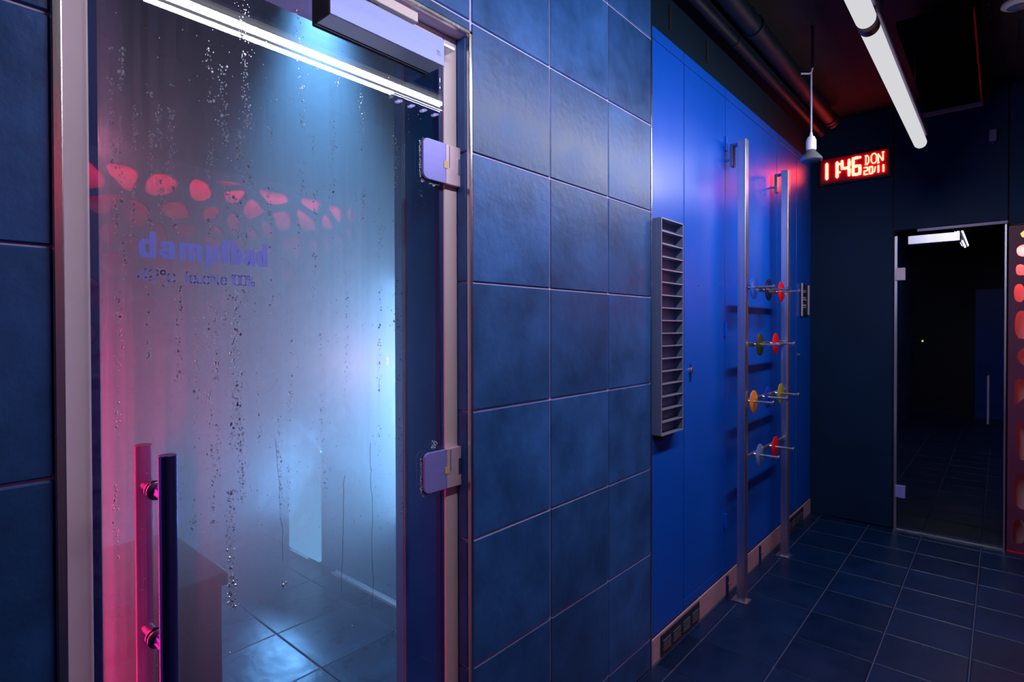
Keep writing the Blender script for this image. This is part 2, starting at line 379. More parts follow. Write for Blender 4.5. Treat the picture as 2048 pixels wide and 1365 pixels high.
# pipes under the ceiling
for (y, z, r, x1, lab) in ((-.085, 2.615, .022, 4.20, 'slim dark pipe running under the ceiling beside the bulkhead'), (-.165, 2.655, .042, 4.12, 'thick dark pipe running under the ceiling in front of the slim one')):
    e = empty('ceiling_pipe', (XL, y, z)); tag(e, lab, 'pipe', 'ceiling pipes')
    MB().cyl((XL, y, z), (x1, y, z), r, 20).build('tube', 'pipe', e, smooth=True)
    for xc in (1.2, 2.6, x1-.06): MB().cyl((xc, y, z), (xc+.03, y, z), r*1.16, 20).cyl((xc+.015, y, z), (xc+.015, y, ZC), .006, 8).build('pipe_clip', 'pipe', e, smooth=True)
    MB().lathe((x1, y, z), (1, 0, 0), [(0, r*1.15), (.03, r*1.15), (.035, r*.8)], 20).build('end_cap', 'dark_steel', e, smooth=True)

# ---------------------------------------------------------------- the steam room
SX0, SX1, SY0, SY1, SZ = -.7, 1.64, .235, 2.6, 2.70
sfl = MB().box((SX0, SY0-.2, -.06), (SX1, SY1, -.006)).build('floor_steam', 'steam_grout'); tag(sfl, 'wet dark stone tiles on the steam room floor', 'floor', kind='structure')
for i in range(-7, 1):
    for j in range(-4, 4):
        xa, xb = max(SX0, 1.49+i*.36), min(SX1, 1.49+(i+1)*.36); ya, yb = max(SY0-.2, 1.32+j*.36), min(SY1, 1.32+(j+1)*.36)
        if xb-xa > .03 and yb-ya > .03: tile('floor_tile', sfl, 'steam_floor', xa+.003, ya+.003, 0, xb-xa-.006, yb-ya-.006, 'z')
for nm, a, b in (('wall_steam_right', (SX1, SY0, 0), (SX1+.1, SY1, SZ)), ('wall_steam_left', (SX0-.1, SY0, 0), (SX0, SY1, SZ)), ('wall_steam_back', (SX0-.1, SY1, 0), (SX1+.1, SY1+.1, SZ)),
                 ('wall_steam_front', (DX1-.05, .2, 0), (SX1, .236, SZ))):
    o = box(nm, a, b, 'steam_wall'); tag(o, {'r': 'wet bluish wall on the right inside the steam room', 'l': 'wet bluish wall on the left inside the steam room', 'b': 'far wall of the steam room lost in fog', 'f': 'inner face of the steam room wall beside the door'}[nm[11]], 'wall', kind='structure')
o = box('ceiling_steam', (SX0-.1, .2, SZ), (SX1+.1, SY1+.1, SZ+.1), 'steam_wall'); tag(o, 'ceiling of the steam room', 'ceiling', kind='structure')
# drain channel along the wall foot
e = empty('drain_channel', (1.62, 1.2, 0)); tag(e, 'shiny metal drain channel along the steam room wall foot', 'drain')
MB().box((1.603, .3, 0), (1.607, 1.67, .012)).build('channel_edge', 'drain_metal', e); MB().box((1.632, .3, 0), (1.636, 1.67, .012)).build('channel_edge', 'drain_metal', e)
MB().box((1.607, .3, 0), (1.632, 1.67, .006)).build('channel_grate', 'drain_metal', e)
# light column
e = empty('light_panel', (1.62, 1.95, 0)); tag(e, 'glowing pale cyan light panel standing at the steam room wall', 'light panel')
box('diffuser', (1.600, 1.79, .03), (1.612, 2.12, .64), 'panel_glow', e); box('panel_frame', (1.612, 1.78, .0), (1.636, 2.13, .63), 'wet_metal', e); box('foot_strip', (1.590, 1.90, .0), (1.612, 2.12, .022), 'wet_metal', e)
# bench
e = empty('steam_bench', (.2, 1.2, 0)); tag(e, 'dark tiled bench block in the lower left of the steam room', 'bench')
box('bench_body', (SX0, .62, 0), (.635, 1.05, .60), 'bench_tile', e, .006); box('bench_seat', (SX0, .60, .60), (.645, 1.06, .64), 'bench_tile', e, .008)
# lamps inside
def round_lamp(name, loc, axis, mat, label, cat='lamp'):
    e = empty(name, loc); tag(e, label, cat, 'steam room lamps'); ax = Vector(axis)
    MB().lathe(loc, ax, [(0, .05), (.018, .05), (.024, .042)], 28).build('lamp_ring', 'wet_metal', e, smooth=True)
    MB().lathe(Vector(loc)+ax*.024, ax, [(0, .040), (.014, .034), (.022, .018), (.024, .002)], 28).build('lamp_lens', mat, e, smooth=True); return e
PINK = (1., .45, .62); CYAN = (.15, .46, 1.)
round_lamp('wall_lamp', (1.638, 1.23, 1.155), (-1, 0, 0), 'lamp_pink', 'round pink wall lamp glowing through the steam')
lamp_point('wall_lamp_light', (1.40, 1.10, 1.157), PINK, 11, .17)
round_lamp('ceiling_lamp', (1.08, .85, SZ), (0, 0, -1), 'lamp_cyan', 'round blue ceiling lamp shining down through the steam')
lamp_spot('ceiling_lamp_light', (1.08, .85, SZ-.05), (-.06, -.04, -1), CYAN, 640, 50, 1., .06)
lamp_area('light_panel_output', (1.59, 1.955, .62), (-1, -.30, .75), .30, .75, CYAN, 46)
# red strip light on the inner side of the left jamb
e = empty('strip_light', (.214, .21, .05)); tag(e, 'red strip light on the left jamb behind the glass', 'strip light')
box('strip_housing', (.208, .195, .05), (.214, .230, 1.62), 'wet_metal', e); box('strip_diffuser', (.214, .198, .06), (.217, .227, 1.60), 'led_red', e)
lamp_area('strip_light_red', (.224, .208, .70), (1, -.9, 0), .02, 1.25, (1., .01, .14), 3.6)
e = empty('strip_light', (1.03, .25, 0)); tag(e, 'pale blue strip light beside the right jamb inside the steam room', 'strip light')
box('strip_housing', (1.00, .237, .7), (1.05, .262, 1.50), 'wet_metal', e); box('strip_diffuser', (1.005, .262, .72), (1.045, .268, 1.48), 'lamp_cyan', e)
lamp_area('strip_light_cyan', (1.0, .30, 1.10), (-1, .9, 0), .03, .7, (.22, .55, 1.), 3)
round_lamp('wall_lamp', (1.638, .42, 1.12), (-1, 0, 0), 'lamp_cyan', 'added pale blue fill lamp hidden by the right jamb inside the steam room')  # added lamp out of view, spreads the blue glow through the steam
lamp_point('wall_lamp_light', (1.50, .42, 1.12), (.17, .53, 1.), 80, .06)
lamp_point('strip_light_head', (.27, .285, 1.665), (1., .22, .38), .5, .012)
e = empty('spot_fitting', (.20, .25, 1.66)); tag(e, 'small warm white fitting at the top of the red strip light', 'lamp')
MB().lathe((.21, .24, 1.66), (.4, .9, 0), [(0, .018), (.02, .018), (.024, .01)], 16).build('fitting_body', 'wet_metal', e, smooth=True)
MB().lathe((.22, .262, 1.66), (.4, .9, 0), [(0, .012), (.006, .008)], 16).build('fitting_lens', 'lamp_warm', e, smooth=True)
st = box('steam', (SX0+.01, SY0+.004, .004), (SX1-.002, SY1-.01, SZ-.004), None); st.data.materials.append(MATS['steam'])
tag(st, 'warm steam filling the steam room behind the glass door', 'steam', kind='stuff')

# ---------------------------------------------------------------- door 1: the glass steam room door
D1 = empty('door_1', (DX0, .04, 0)); tag(D1, 'fogged glass steam room door with violet lettering', 'door', kind='structure')
GX0, GX1, GZ0, GZ1, GY = .2148, .9345, .008, 2.005, .036
fr = MB().box((DX0+.001, .041, 0), (GX0+.004, .075, DZ-.002)).build('frame_post', 'frame_paint', D1, .003)
fr = MB().box((GX1+.010, .041, 0), (DX1-.004, .075, DZ-.002)).build('frame_post', 'frame_paint', D1, .003)
fr = MB().box((GX0+.004, .041, GZ1+.008), (GX1+.010, .075, DZ-.002)).build('frame_head', 'frame_paint', D1, .003)
MB().box((GX0+.002, .047, 0), (GX0+.016, .062, GZ1+.008)).build('seal', 'blue_edge', D1); MB().box((GX1-.002, .047, 0), (GX1+.011, .062, GZ1+.008)).build('seal', 'blue_edge', D1)
pane = MB().box((GX0, GY, GZ0), (GX1, GY+.008, GZ1)).build('glass_pane', 'pane_glass', D1, .0008)
fl = MB().add([(GX0+.0155, GY+.0095, GZ0+.01), (GX1-.002, GY+.0095, GZ0+.01), (GX1-.002, GY+.0095, GZ1-.004), (GX0+.0155, GY+.0095, GZ1-.004)], [(0, 1, 2, 3)]).build('condensation_film', 'condensation', pane)
tag(fl, kind='stuff')

# droplets: domes gathered in vertical runs
def dome(mb, x, z, r, sx=1., sz=1.):
    if .276 < x < .495 and 1.384 < z < 1.474: return
    n = 7; vs = [(x, GY-r*.62, z)]; fs = []
    for ring, (rr, h) in enumerate(((.62, .48), (1., 0.))):
        for k in range(n):
            a = 2*math.pi*k/n+ring*.4; vs.append((x+r*rr*sx*math.cos(a), GY-r*h-.0002, z+r*rr*sz*math.sin(a)))
    for k in range(n):
        k2 = (k+1) % n; fs.append((0, 1+k2, 1+k)); fs.append((1+k, 1+k2, 1+n+k2, 1+n+k))
    fs.append(tuple(1+n+k for k in range(n)))
    mb.add(vs, fs)
RUNS = [(.250, .008, 1.75, .95, .8), (.262, .006, 1.80, 1.35, 1.), (.275, .006, 1.72, 1.45, 1.1), (.297, .007, 1.70, 1.2, 1.), (.312, .008, 1.68, 1.38, 1.5), (.334, .010, 1.72, 1.22, 1.6),
        (.345, .006, 1.40, 1.28, .8), (.362, .008, 1.35, .95, .6), (.388, .011, 1.80, .9, 1.0), (.402, .008, 1.35, 1.05, 1.3), (.415, .014, 1.78, 1.30, 1.7), (.425, .016, 1.30, .80, 2.4),
        (.438, .014, 1.72, .95, 2.0), (.452, .016, 1.92, 1.35, 1.8), (.47, .008, 1.40, 1.10, .7), (.50, .012, 1.70, 1.30, .9), (.515, .008, 1.2, .80, .7), (.535, .007, 1.35, .95, .5),
        (.56, .014, 1.95, 1.5, .8), (.585, .010, 1.70, 1.36, .7), (.605, .006, 1.3, .9, .5), (.635, .014, 1.85, 1.55, .8), (.66, .007, 1.5, 1.1, .4), (.70, .012, 1.85, 1.50, .8), (.745, .010, 1.55, 1.0, .5),
        (.79, .018, 1.75, 1.30, 1.5), (.805, .010, 1.45, .85, .8), (.865, .01, 1.75, 1.6, .5)]
md = MB()
for (x, wd, zt, zb, dens) in RUNS:
    n = int((zt-zb)*330*dens); ph = rnd.uniform(0, 6)
    for _ in range(n):
        u = rnd.random(); z = zt+(zb-zt)*u
        if math.sin(z*19+ph)+math.sin(z*41+ph*2) < -.7: continue
        r = rnd.uniform(.0008, .0017) if rnd.random() < .90 else rnd.uniform(.0018, .0030)
        dome(md, x+rnd.gauss(0, wd*.30)+.004*math.sin(z*9+ph), z, r*(.8 if x > .55 else 1), rnd.uniform(.85, 1.1), rnd.uniform(.9, 1.5))
for _ in range(900):
    x = rnd.uniform(.236, .90); z = rnd.uniform(.5, 1.9); dome(md, x, z, rnd.uniform(.0004, .0012), 1, rnd.uniform(.9, 1.6))
dr = md.build('water_droplets', 'water', pane, smooth=True); tag(dr, kind='stuff')
mr_ = MB()
for (x, z0, z1) in ((.505, 1.10, .845), (.72, 1.06, .70), (.655, 1.0, .75)):
    pts = []; z = z0; xx = x
    while z > z1: pts.append((xx, GY-.0006, z)); z -= rnd.uniform(.012, .03); xx += rnd.gauss(0, .0016)
    mr_.path(pts, .0006, 6)
tag(mr_.build('water_runs', 'water', pane, smooth=True), kind='stuff')

# lettering on the pane
def onpane(u, v, d): return (u, GY-.0006-d, v)
NL = [0]
def dl():
    NL[0] += 1; return .0006+.00002*(NL[0] % 23)
BASE = 1.4275; XH = .0300; WV = .0096; WH = .0080; DL = .0006
ml = MB()
def S(pts, wd): ml.stroke(pts, wd, onpane, 0, dl(), 12)
def R(x0, z0, x1, z1): ml.prism([(x0, z0), (x1, z0), (x1, z1), (x0, z1)], onpane, 0, dl())
def bowl(x0, x1, z0, z1, right_stem):
    c = .006                                            # octagonal-rounded counter form
    o_ = [(x0+c, z0), (x1-c, z0), (x1, z0+c), (x1, z1-c), (x1-c, z1), (x0+c, z1), (x0, z1-c), (x0, z0+c)]
    wv, wh, ci = WV, WH, .0016
    i_ = [(x0+wv+ci, z0+wh), (x1-wv-ci, z0+wh), (x1-wv, z0+wh+ci), (x1-wv, z1-wh-ci), (x1-wv-ci, z1-wh), (x0+wv+ci, z1-wh), (x0+wv, z1-wh-ci), (x0+wv, z0+wh+ci)]
    for k in range(8):
        k2 = (k+1) % 8; ml.prism([o_[k], o_[k2], i_[k2], i_[k]], onpane, 0, dl())
B = BASE; H = BASE+XH; AS = BASE+.0425
x = .2810; bowl(x, x+.0248, B, H, 1); R(x+.0248-WV, B, x+.0248, AS)                                        # d
def letter_a(x, wd):
    bowl(x, x+wd, B, B+XH*.62, 1); R(x+wd-WV, B, x+wd, H-.006); ml.prism([(x+wd-WV, H-.008), (x+wd, H-.008), (x+wd, H-.005), (x+wd-.005, H), (x+.006, H), (x+.001, H-.004), (x+.001, H-.0105), (x+.0095, H-.0105), (x+.0095, H-.0075), (x+wd-WV, H-.0075)], onpane, 0, dl())
letter_a(.3104, .0236)
x = .3398; R(x, B, x+WV, H); R(x+.0133, B, x+.0133+WV, H-.006); R(x+.0266, B, x+.0266+WV, H-.006); ml.prism([(x, H-.0075), (x+.0362, H-.0075), (x+.0362, H-.005), (x+.0312, H), (x, H)], onpane, 0, dl())   # m
x = .3812; bowl(x, x+.0226, B, H, 0); R(x, B-.0100, x+WV, H)                                                # p
x = .4062; R(x+.0035, B, x+.0035+WV, AS-.006); R(x, H-.0070, x+.0150, H); ml.prism([(x+.0035, AS-.0078), (x+.0150, AS-.0078), (x+.0150, AS), (x+.0085, AS), (x+.0035, AS-.0045)], onpane, 0, dl())      # f
x = .4240; bowl(x, x+.0215, B, H, 0); R(x, B, x+WV, AS)                                                      # b
letter_a(.4480, .0205)
x = .4708; bowl(x, x+.0205, B, H, 1); R(x+.0205-WV, B, x+.0205, AS)                                        # d
tag(ml.build('lettering', 'vinyl', pane), 'violet lettering dampfbad')
GL = {'4': (.72, [[(.70, .24), (0, .24), (0, .34), (.50, 1.), (.56, 1.), (.56, 0)]]), '2': (.66, [[(.02, .74), (.02, .90), (.12, 1.), (.54, 1.), (.64, .90), (.64, .62), (.54, .50), (.10, .40), (.02, .30), (.02, 0), (.66, 0)]]),
      'o': (.42, [[(.21+.19*math.cos(k*math.pi/6), .80+.19*math.sin(k*math.pi/6)) for k in range(13)]]), 'c': (.56, [[(.56, .52), (.56, .60), (.48, .68), (.10, .68), (.02, .60), (.02, .08), (.10, 0), (.48, 0), (.56, .08), (.56, .16)]]),
      'f': (.36, [[(.36, 1.), (.20, 1.), (.12, .92), (.12, 0)], [(0, .66), (.34, .66)]]), 'e': (.58, [[(.02, .36), (.58, .36), (.58, .58), (.48, .68), (.12, .68), (.02, .58), (.02, .10), (.12, 0), (.48, 0), (.56, .08), (.56, .14)]]),
      'u': (.56, [[(.02, .68), (.02, .10), (.12, 0), (.44, 0), (.54, .10)], [(.54, .68), (.54, 0)]]), 'h': (.56, [[(.02, 1.), (.02, 0)], [(.02, .58), (.12, .68), (.44, .68), (.54, .58), (.54, 0)]]), 't': (.36, [[(.12, .90), (.12, .10), (.20, 0), (.36, 0)], [(0, .66), (.34, .66)]]),
      '1': (.28, [[(0, .80), (.22, 1.), (.26, 1.), (.26, 0)]]), '0': (.62, [[(.12, 0), (.50, 0), (.60, .10), (.60, .90), (.50, 1.), (.12, 1.), (.02, .90), (.02, .10), (.12, 0)]]),
      '%': (.86, [[(.10, .0), (.70, 1.)], [(.0, .62), (.0, 1.), (.26, 1.), (.26, .62), (.0, .62)], [(.56, .0), (.56, .38), (.84, .38), (.84, 0), (.56, .0)]])}
mt_ = MB()
for (t_, a, b_) in (('42oc', .2800, .3330), ('feuchte', .3490, .4160), ('100%', .4240, .4660)):
    gap = .16; tot = sum(GL[c][0] for c in t_)+gap*(len(t_)-1); k_ = (b_-a)/tot; cur = a
    for c in t_:
        for st_ in GL[c][1]: mt_.stroke([(cur+u*k_, 1.3905+v*.0178) for u, v in st_], .0021, onpane, 0, dl(), 8)
        cur += (GL[c][0]+gap)*k_
tag(mt_.build('lettering', 'vinyl', pane), 'thin violet lettering 42°c feuchte 100%')

# hinges
for (zc, nm) in ((1.7185, 'u'), (.9620, 'l')):
    hg = empty('hinge', (GX1, .03, zc)); hg.parent = D1; hg.matrix_parent_inverse = Matrix.Translation(-D1.location)
    def hp(u, v, d): return (u, .0275+d, v)
    def sub(mb, name, mat, bevel=0, smooth=False):
        return mb.build(name, mat, hg, bevel, smooth)
    c = .016; x0, x1, z0, z1 = .866, .938, zc-.049, zc+.049
    arc = [(x0+c-c*math.cos(a), z1-c+c*math.sin(a)) for a in [math.pi/2*k/6 for k in range(7)]]
    arc2 = [(x0+c-c*math.sin(a), z0+c-c*math.cos(a)) for a in [math.pi/2*k/6 for k in range(7)]]
    poly = [(x1, z1)]+arc[::-1]+arc2[::-1]+[(x1, z0)]
    sub(MB().prism(poly, hp, -.0005, .008), 'glass_plate', 'hinge_violet_reflection', .0012)  # one plate split at the glass edge to carry both reflected tints
    sub(MB().box((.9384, .027, z0), (.988, .041, z1)), 'frame_leaf', 'hinge_pink_reflection', .0012)
    sub(MB().box((.977, .0257, zc-.020), (.9885, .028, zc+.020)), 'cover_cap', 'brushed_steel', .0008)
    sub(MB().box((.931, .0260, zc-.012), (.945, .0268, zc+.006)), 'tape_mark', 'amber_tape')
    sub(MB().box((.9495, .0262, zc-.008), (.9506, .0275, zc+.046)), 'gap_line', 'rubber')
    pk = [(u+(-.002 if u < .9 else 0), v+(-.002 if v < zc else .001)) for u, v in poly]
    sub(MB().prism(pk, hp, .0079, .0084), 'gasket', 'rubber')

# dried limescale on the pane around the hinges
ms = MB()
for zc in (1.7185, .9620):
    for _ in range(220):
        t = rnd.random()
        if t < .45: px_, pz_ = .863+rnd.gauss(0, .0012), zc+rnd.uniform(-.046, .040)
        elif t < .85: px_, pz_ = rnd.uniform(.866, .925), zc-.051-abs(rnd.gauss(0, .0022))
        else: px_, pz_ = .905+rnd.gauss(0, .006), (zc+.056+abs(rnd.gauss(0, .010)) if zc < 1.2 else zc-.052-abs(rnd.gauss(0, .004)))
        r_ = rnd.uniform(.0006, .0018); n_ = 6; a0 = rnd.random()*6
        ms.prism([(px_+r_*rnd.uniform(.6, 1.3)*math.cos(a0+k), pz_+r_*rnd.uniform(.6, 1.5)*math.sin(a0+k)) for k in range(n_)], lambda u, v, d: (u, GY-.0002-d, v), 0, .0005)
tag(ms.build('limescale', 'limescale', pane), kind='stuff')

# pull handle, outside and inside
def handle(y, name, zt, rad):
    h = empty(name, (.303, y, 1.0)); h.parent = D1; h.matrix_parent_inverse = Matrix.Translation(-D1.location)
    def sub(mb, nm, mat):
        return mb.build(nm, mat, h, 0, True)
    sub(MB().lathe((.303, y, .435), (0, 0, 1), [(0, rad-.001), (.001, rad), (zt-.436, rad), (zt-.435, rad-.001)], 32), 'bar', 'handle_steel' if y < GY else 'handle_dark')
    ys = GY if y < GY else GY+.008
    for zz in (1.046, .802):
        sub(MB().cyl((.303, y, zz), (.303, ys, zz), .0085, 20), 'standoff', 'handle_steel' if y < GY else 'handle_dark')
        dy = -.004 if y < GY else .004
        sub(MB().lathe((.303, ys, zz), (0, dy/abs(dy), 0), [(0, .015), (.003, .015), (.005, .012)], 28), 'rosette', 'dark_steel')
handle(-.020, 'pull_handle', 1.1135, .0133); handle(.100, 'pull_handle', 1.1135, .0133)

# overhead closer
cz = empty('door_closer', (.73, 0, 1.95)); cz.parent = D1; cz.matrix_parent_inverse = Matrix.Translation(-D1.location)
def subc(mb, nm, mat, bevel=0):
    return mb.build(nm, mat, cz, bevel)
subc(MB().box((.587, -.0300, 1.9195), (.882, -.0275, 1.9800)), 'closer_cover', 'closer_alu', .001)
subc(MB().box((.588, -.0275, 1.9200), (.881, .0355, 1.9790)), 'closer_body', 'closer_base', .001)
subc(MB().box((.586, -.0275, 1.9190), (.588, .0355, 1.9800)), 'end_plate', 'rubber')
subc(MB().box((.588, .0225, 1.9188), (.881, .0250, 1.9199)), 'cover_gap', 'rubber'); subc(MB().box((.588, .0310, 1.9180), (.881, .0358, 1.9199)), 'cover_gap', 'rubber')
mk = MB()
for k, (a, n_) in enumerate(((1.9462, 5), (1.9425, 6), (1.9395, 7))):
    for q in range(n_): mk.box((.8585+q*.0020, -.0302, a), (.8585+q*.0020+.0013, -.0299, a+(.0026 if k == 0 else .0012)))
subc(mk, 'maker_mark', 'blue_edge')
subc(MB().box((.60, .004, 1.990), (.948, .036, 1.9985)), 'guide_rail', 'brushed_steel', .001)
subc(MB().box((.62, -.004, 2.008), (.826, .030, 2.030)), 'slide_arm', 'frame_paint', .0015)
subc(MB().box((.70, .006, 1.979), (.724, .026, 2.010)), 'arm_spindle', 'dark_steel', .001)

# ---------------------------------------------------------------- blue cabinets
BY = .006; BZ0, BZ1 = .105, 2.472
UN = [(1.974, 2.272, 'narrow blue cabinet behind the slotted letter rack', None, 0), (2.276, 2.742, 'tall blue cabinet with keyhole lock next to the letter rack', 'lock_l', 1),
      (2.746, 3.576, 'wide blue cabinet behind the coat rack posts', None, 0), (3.580, 4.000, 'blue cabinet just right of the far coat rack post', None, 0), (4.004, 4.372, 'blue cabinet in the corner carrying the small framed sign', 'lock_r', 0)]
for (xa, xb, lab, lock, hin) in UN:
    e = empty('cabinet', ((xa+xb)/2, BY, 0)); tag(e, lab, 'cabinet', 'blue cabinets')
    box('carcass', (xa, BY+.018, BZ0), (xb, .29, BZ1), 'blue_edge', e)
    dz1 = 2.424; 
    door = box('door', (xa+.0015, BY, BZ0+.05 if hin else BZ0+.004), (xb-.0015, BY+.017, dz1), 'blue_laminate', e, .0012)
    if hin: box('lower_rail', (xa+.0015, BY, BZ0+.004), (xb-.0015, BY+.017, BZ0+.046), 'blue_laminate', e, .001)
    box('top_rail', (xa, BY, dz1+.004), (xb, BY+.017, BZ1), 'blue_laminate', e, .001)
    def subd(mb, nm, mat, smooth=True):
        return mb.build(nm, mat, door, 0, smooth)
    if lock:
        lx, lz = (2.338, 1.124) if lock == 'lock_l' else (4.055, 1.130)
        s_ = 1 if lock == 'lock_l' else .8
        subd(MB().lathe((lx, BY, lz), (0, -1, 0), [(0, .016*s_), (.004, .016*s_), (.006, .011*s_), (.010, .010*s_), (.011, .004)], 20), 'lock', 'steel')
        subd(MB().box((lx-.007, BY-.003, lz-.045*s_), (lx+.007, BY, lz-.012*s_)), 'lock_plate', 'blue_edge', False); subd(MB().box((lx-.006, BY-.002, lz+.012*s_), (lx+.006, BY, lz+.028*s_)), 'lock_cover', 'blue_edge', False)
    if hin:
        for hz in (2.20, 1.30, .37):
            subd(MB().cyl((xb-.004, BY-.007, hz-.035), (xb-.004, BY-.007, hz+.035), .007, 12).box((xb-.022, BY-.003, hz-.03), (xb-.004, BY, hz+.03)), 'hinge', 'blue_laminate')
        for (sx_, sz_) in ((2.425, 1.500), (2.672, 1.506)): subd(MB().lathe((sx_, BY, sz_), (0, -1, 0), [(0, .005), (.003, .005), (.004, .003)], 12), 'screw', 'steel')
pl = box('baseboard_front', (TXE+.004, .004, 0), (XB, .05, .098), 'plinth'); tag(pl, 'pinkish plinth strip under the blue cabinets', 'baseboard', kind='structure')
MB().box((TXE+.004, .010, .098), (XB, .05, .105)).build('shadow_gap', 'rubber', pl)
for (xa, xb, n_) in ((2.052, 2.424, 4), (3.78, 4.17, 4)):
    g = box('vent_grille', (xa, -.001, .010), (xb, .004, .090), 'vent', pl)
    st_ = (xb-xa)/n_
    for k in range(n_):
        for q in range(5):
            o = box('vent_slat', (xa+k*st_+.014, -.004, .022+q*.010), (xa+(k+1)*st_-.012, -.001, .026+q*.010), 'vent_slat', g)
        
for cx_ in (2.765, 3.262):
    e = empty('plinth_clip', (cx_, -.01, 0)); tag(e, 'dark spring clip on the plinth %s' % ('behind the near coat rack post' if cx_ < 3 else 'between the two coat rack posts'), 'clip', 'plinth clips')
    box('clip_strap', (cx_-.009, -.004, .004), (cx_+.009, .004, .092), 'blue_edge', e, .001); box('clip_tongue', (cx_-.006, -.020, .052), (cx_+.006, -.004, .060), 'brushed_steel', e, .001)

# ---------------------------------------------------------------- letter rack
rk = empty('letter_rack', (2.08, -.03, .9)); tag(rk, 'grey metal letter rack with seventeen slanted slots on the blue cabinet', 'rack')
RX0, RX1, RY0, RY1, RZ0, RZ1 = 1.985, 2.180, -.031, .006, .897, 1.729
box('side_panel', (RX0, RY0, RZ0), (RX0+.003, RY1-.0005, RZ1), 'rack_sheet', rk); box('side_panel', (RX1-.003, RY0, RZ0), (RX1, RY1-.0005, RZ1), 'rack_sheet', rk)
box('back_panel', (RX0+.003, RY1-.004, RZ0), (RX1-.003, RY1-.0005, RZ1), 'rack_sheet', rk)
box('top_panel', (RX0, RY0, RZ1), (RX1, RY1-.0005, RZ1+.003), 'rack_sheet', rk)
for k in range(18):
    z = RZ0+(RZ1-RZ0)*k/17
    if k < 17:
        s_ = MB().box((RX0+.003, RY0, z), (RX1-.003, RY1-.004, z+.002)).build('shelf', 'rack_sheet', rk)
    ed = MB().box((RX0, RY0-.002, z-.0008), (RX1, RY0, z+.0034)).build('shelf_lip', 'rack_edge', rk)
box('edge_lip', (RX0-.0005, RY0-.002, RZ0), (RX0+.003, RY0, RZ1), 'rack_edge', rk); box('edge_lip', (RX1-.003, RY0-.002, RZ0), (RX1+.0005, RY0, RZ1), 'rack_edge', rk)
box('base_shadow', (RX0+.01, -.02, RZ0-.022), (RX0+.05, .005, RZ0-.0008), 'rubber', rk, .002)  # dark block standing in for the shade below the rack
MB().lathe((2.02, RY1-.005, 1.690), (0, -1, 0), [(0, .008), (.003, .008), (.006, .003)], 14).build('screw', 'steel', rk, smooth=True)

# ---------------------------------------------------------------- coat rack
cr = empty('coat_rack', (3.1, -.08, 0)); tag(cr, 'stainless coat rack with two square posts and rows of coloured pegs', 'coat rack')
for (px0, nm) in ((2.726, 'n'), (3.430, 'f')):
    post = box('post', (px0, -.096, .0), (px0+.042, -.058, 2.204), 'brushed_steel', cr, .002)
    def subp(mb, nm, mat, bevel=0):
        return mb.build(nm, mat, post, bevel)
    subp(MB().box((px0+.008, -.058, 2.180), (px0+.034, -.020, 2.192)), 'wall_arm', 'dark_steel', .001)
    subp(MB().box((px0+.004, -.036, 2.085), (px0+.038, -.020, 2.192)), 'drop_plate', 'dark_steel', .001); subp(MB().cyl((px0+.021, -.02, 2.12), (px0+.021, .0055, 2.12), .006, 12), 'wall_pin', 'steel')
    subp(MB().box((px0-.012, -.11, 0), (px0+.054, -.035, .006)), 'foot_plate', 'brushed_steel', .001)
RZ = (1.504, 1.227, .954, .680)
for z in RZ:
    box('cross_rail', (2.768, -.084, z-.010), (3.430, -.070, z+.010), 'brushed_steel', cr, .002)
PEGS = [(2.811, 0, 'blue'), (3.035, 0, 'navy'), (3.253, 0, 'red'), (2.902, 1, 'olive'), (3.156, 1, 'red'), (2.807, 2, 'orange'), (3.031, 2, 'deep_blue'), (3.248, 2, 'yellow'), (2.899, 3, 'pale_blue'), (3.152, 3, 'red')]
for (x, r, c) in PEGS:
    z = RZ[r]
    pg = MB().lathe((x, -.084, z), (0, -1, 0), [(0, .013), (.014, .010), (.024, .0062), (.108, .0062), (.110, .0110), (.118, .0110), (.119, .0095)], 18).build('peg', 'steel', cr, smooth=True)
    o = MB().lathe((x, -.106, z), (0, -1, 0), [(0, .052), (.001, .055), (.004, .055), (.005, .053)], 36).build('disc', 'disc_'+c, pg, smooth=True)
    tag(o, c.replace('_', ' ')+' plastic disc')

# ---------------------------------------------------------------- small framed sign on the last cabinet
sg = empty('wall_sign', (4.16, -.02, 1.5)); tag(sg, 'small dark framed notice with pale lines on the corner cabinet', 'sign')
box('sign_plate', (4.090, -.004, 1.392), (4.280, .006, 1.600), 'sign_plate', sg, .001)
box('side_rail', (4.090, -.010, 1.386), (4.112, -.002, 1.606), 'sign_rail', sg, .002); box('side_rail', (4.262, -.010, 1.396), (4.280, -.002, 1.600), 'sign_rail', sg, .002)
mk = MB()
for (z, a, b_, h_) in ((1.556, .120, .190, .006), (1.546, .110, .175, .004), (1.508, .10, .175, .008), (1.494, .10, .20, .009), (1.455, .10, .19, .012), (1.443, .105, .185, .006)): mk.box((4.02+a, -.0048, z), (4.02+b_, -.0038, z+h_))
mk.build('printed_lines', 'sign_text', sg)

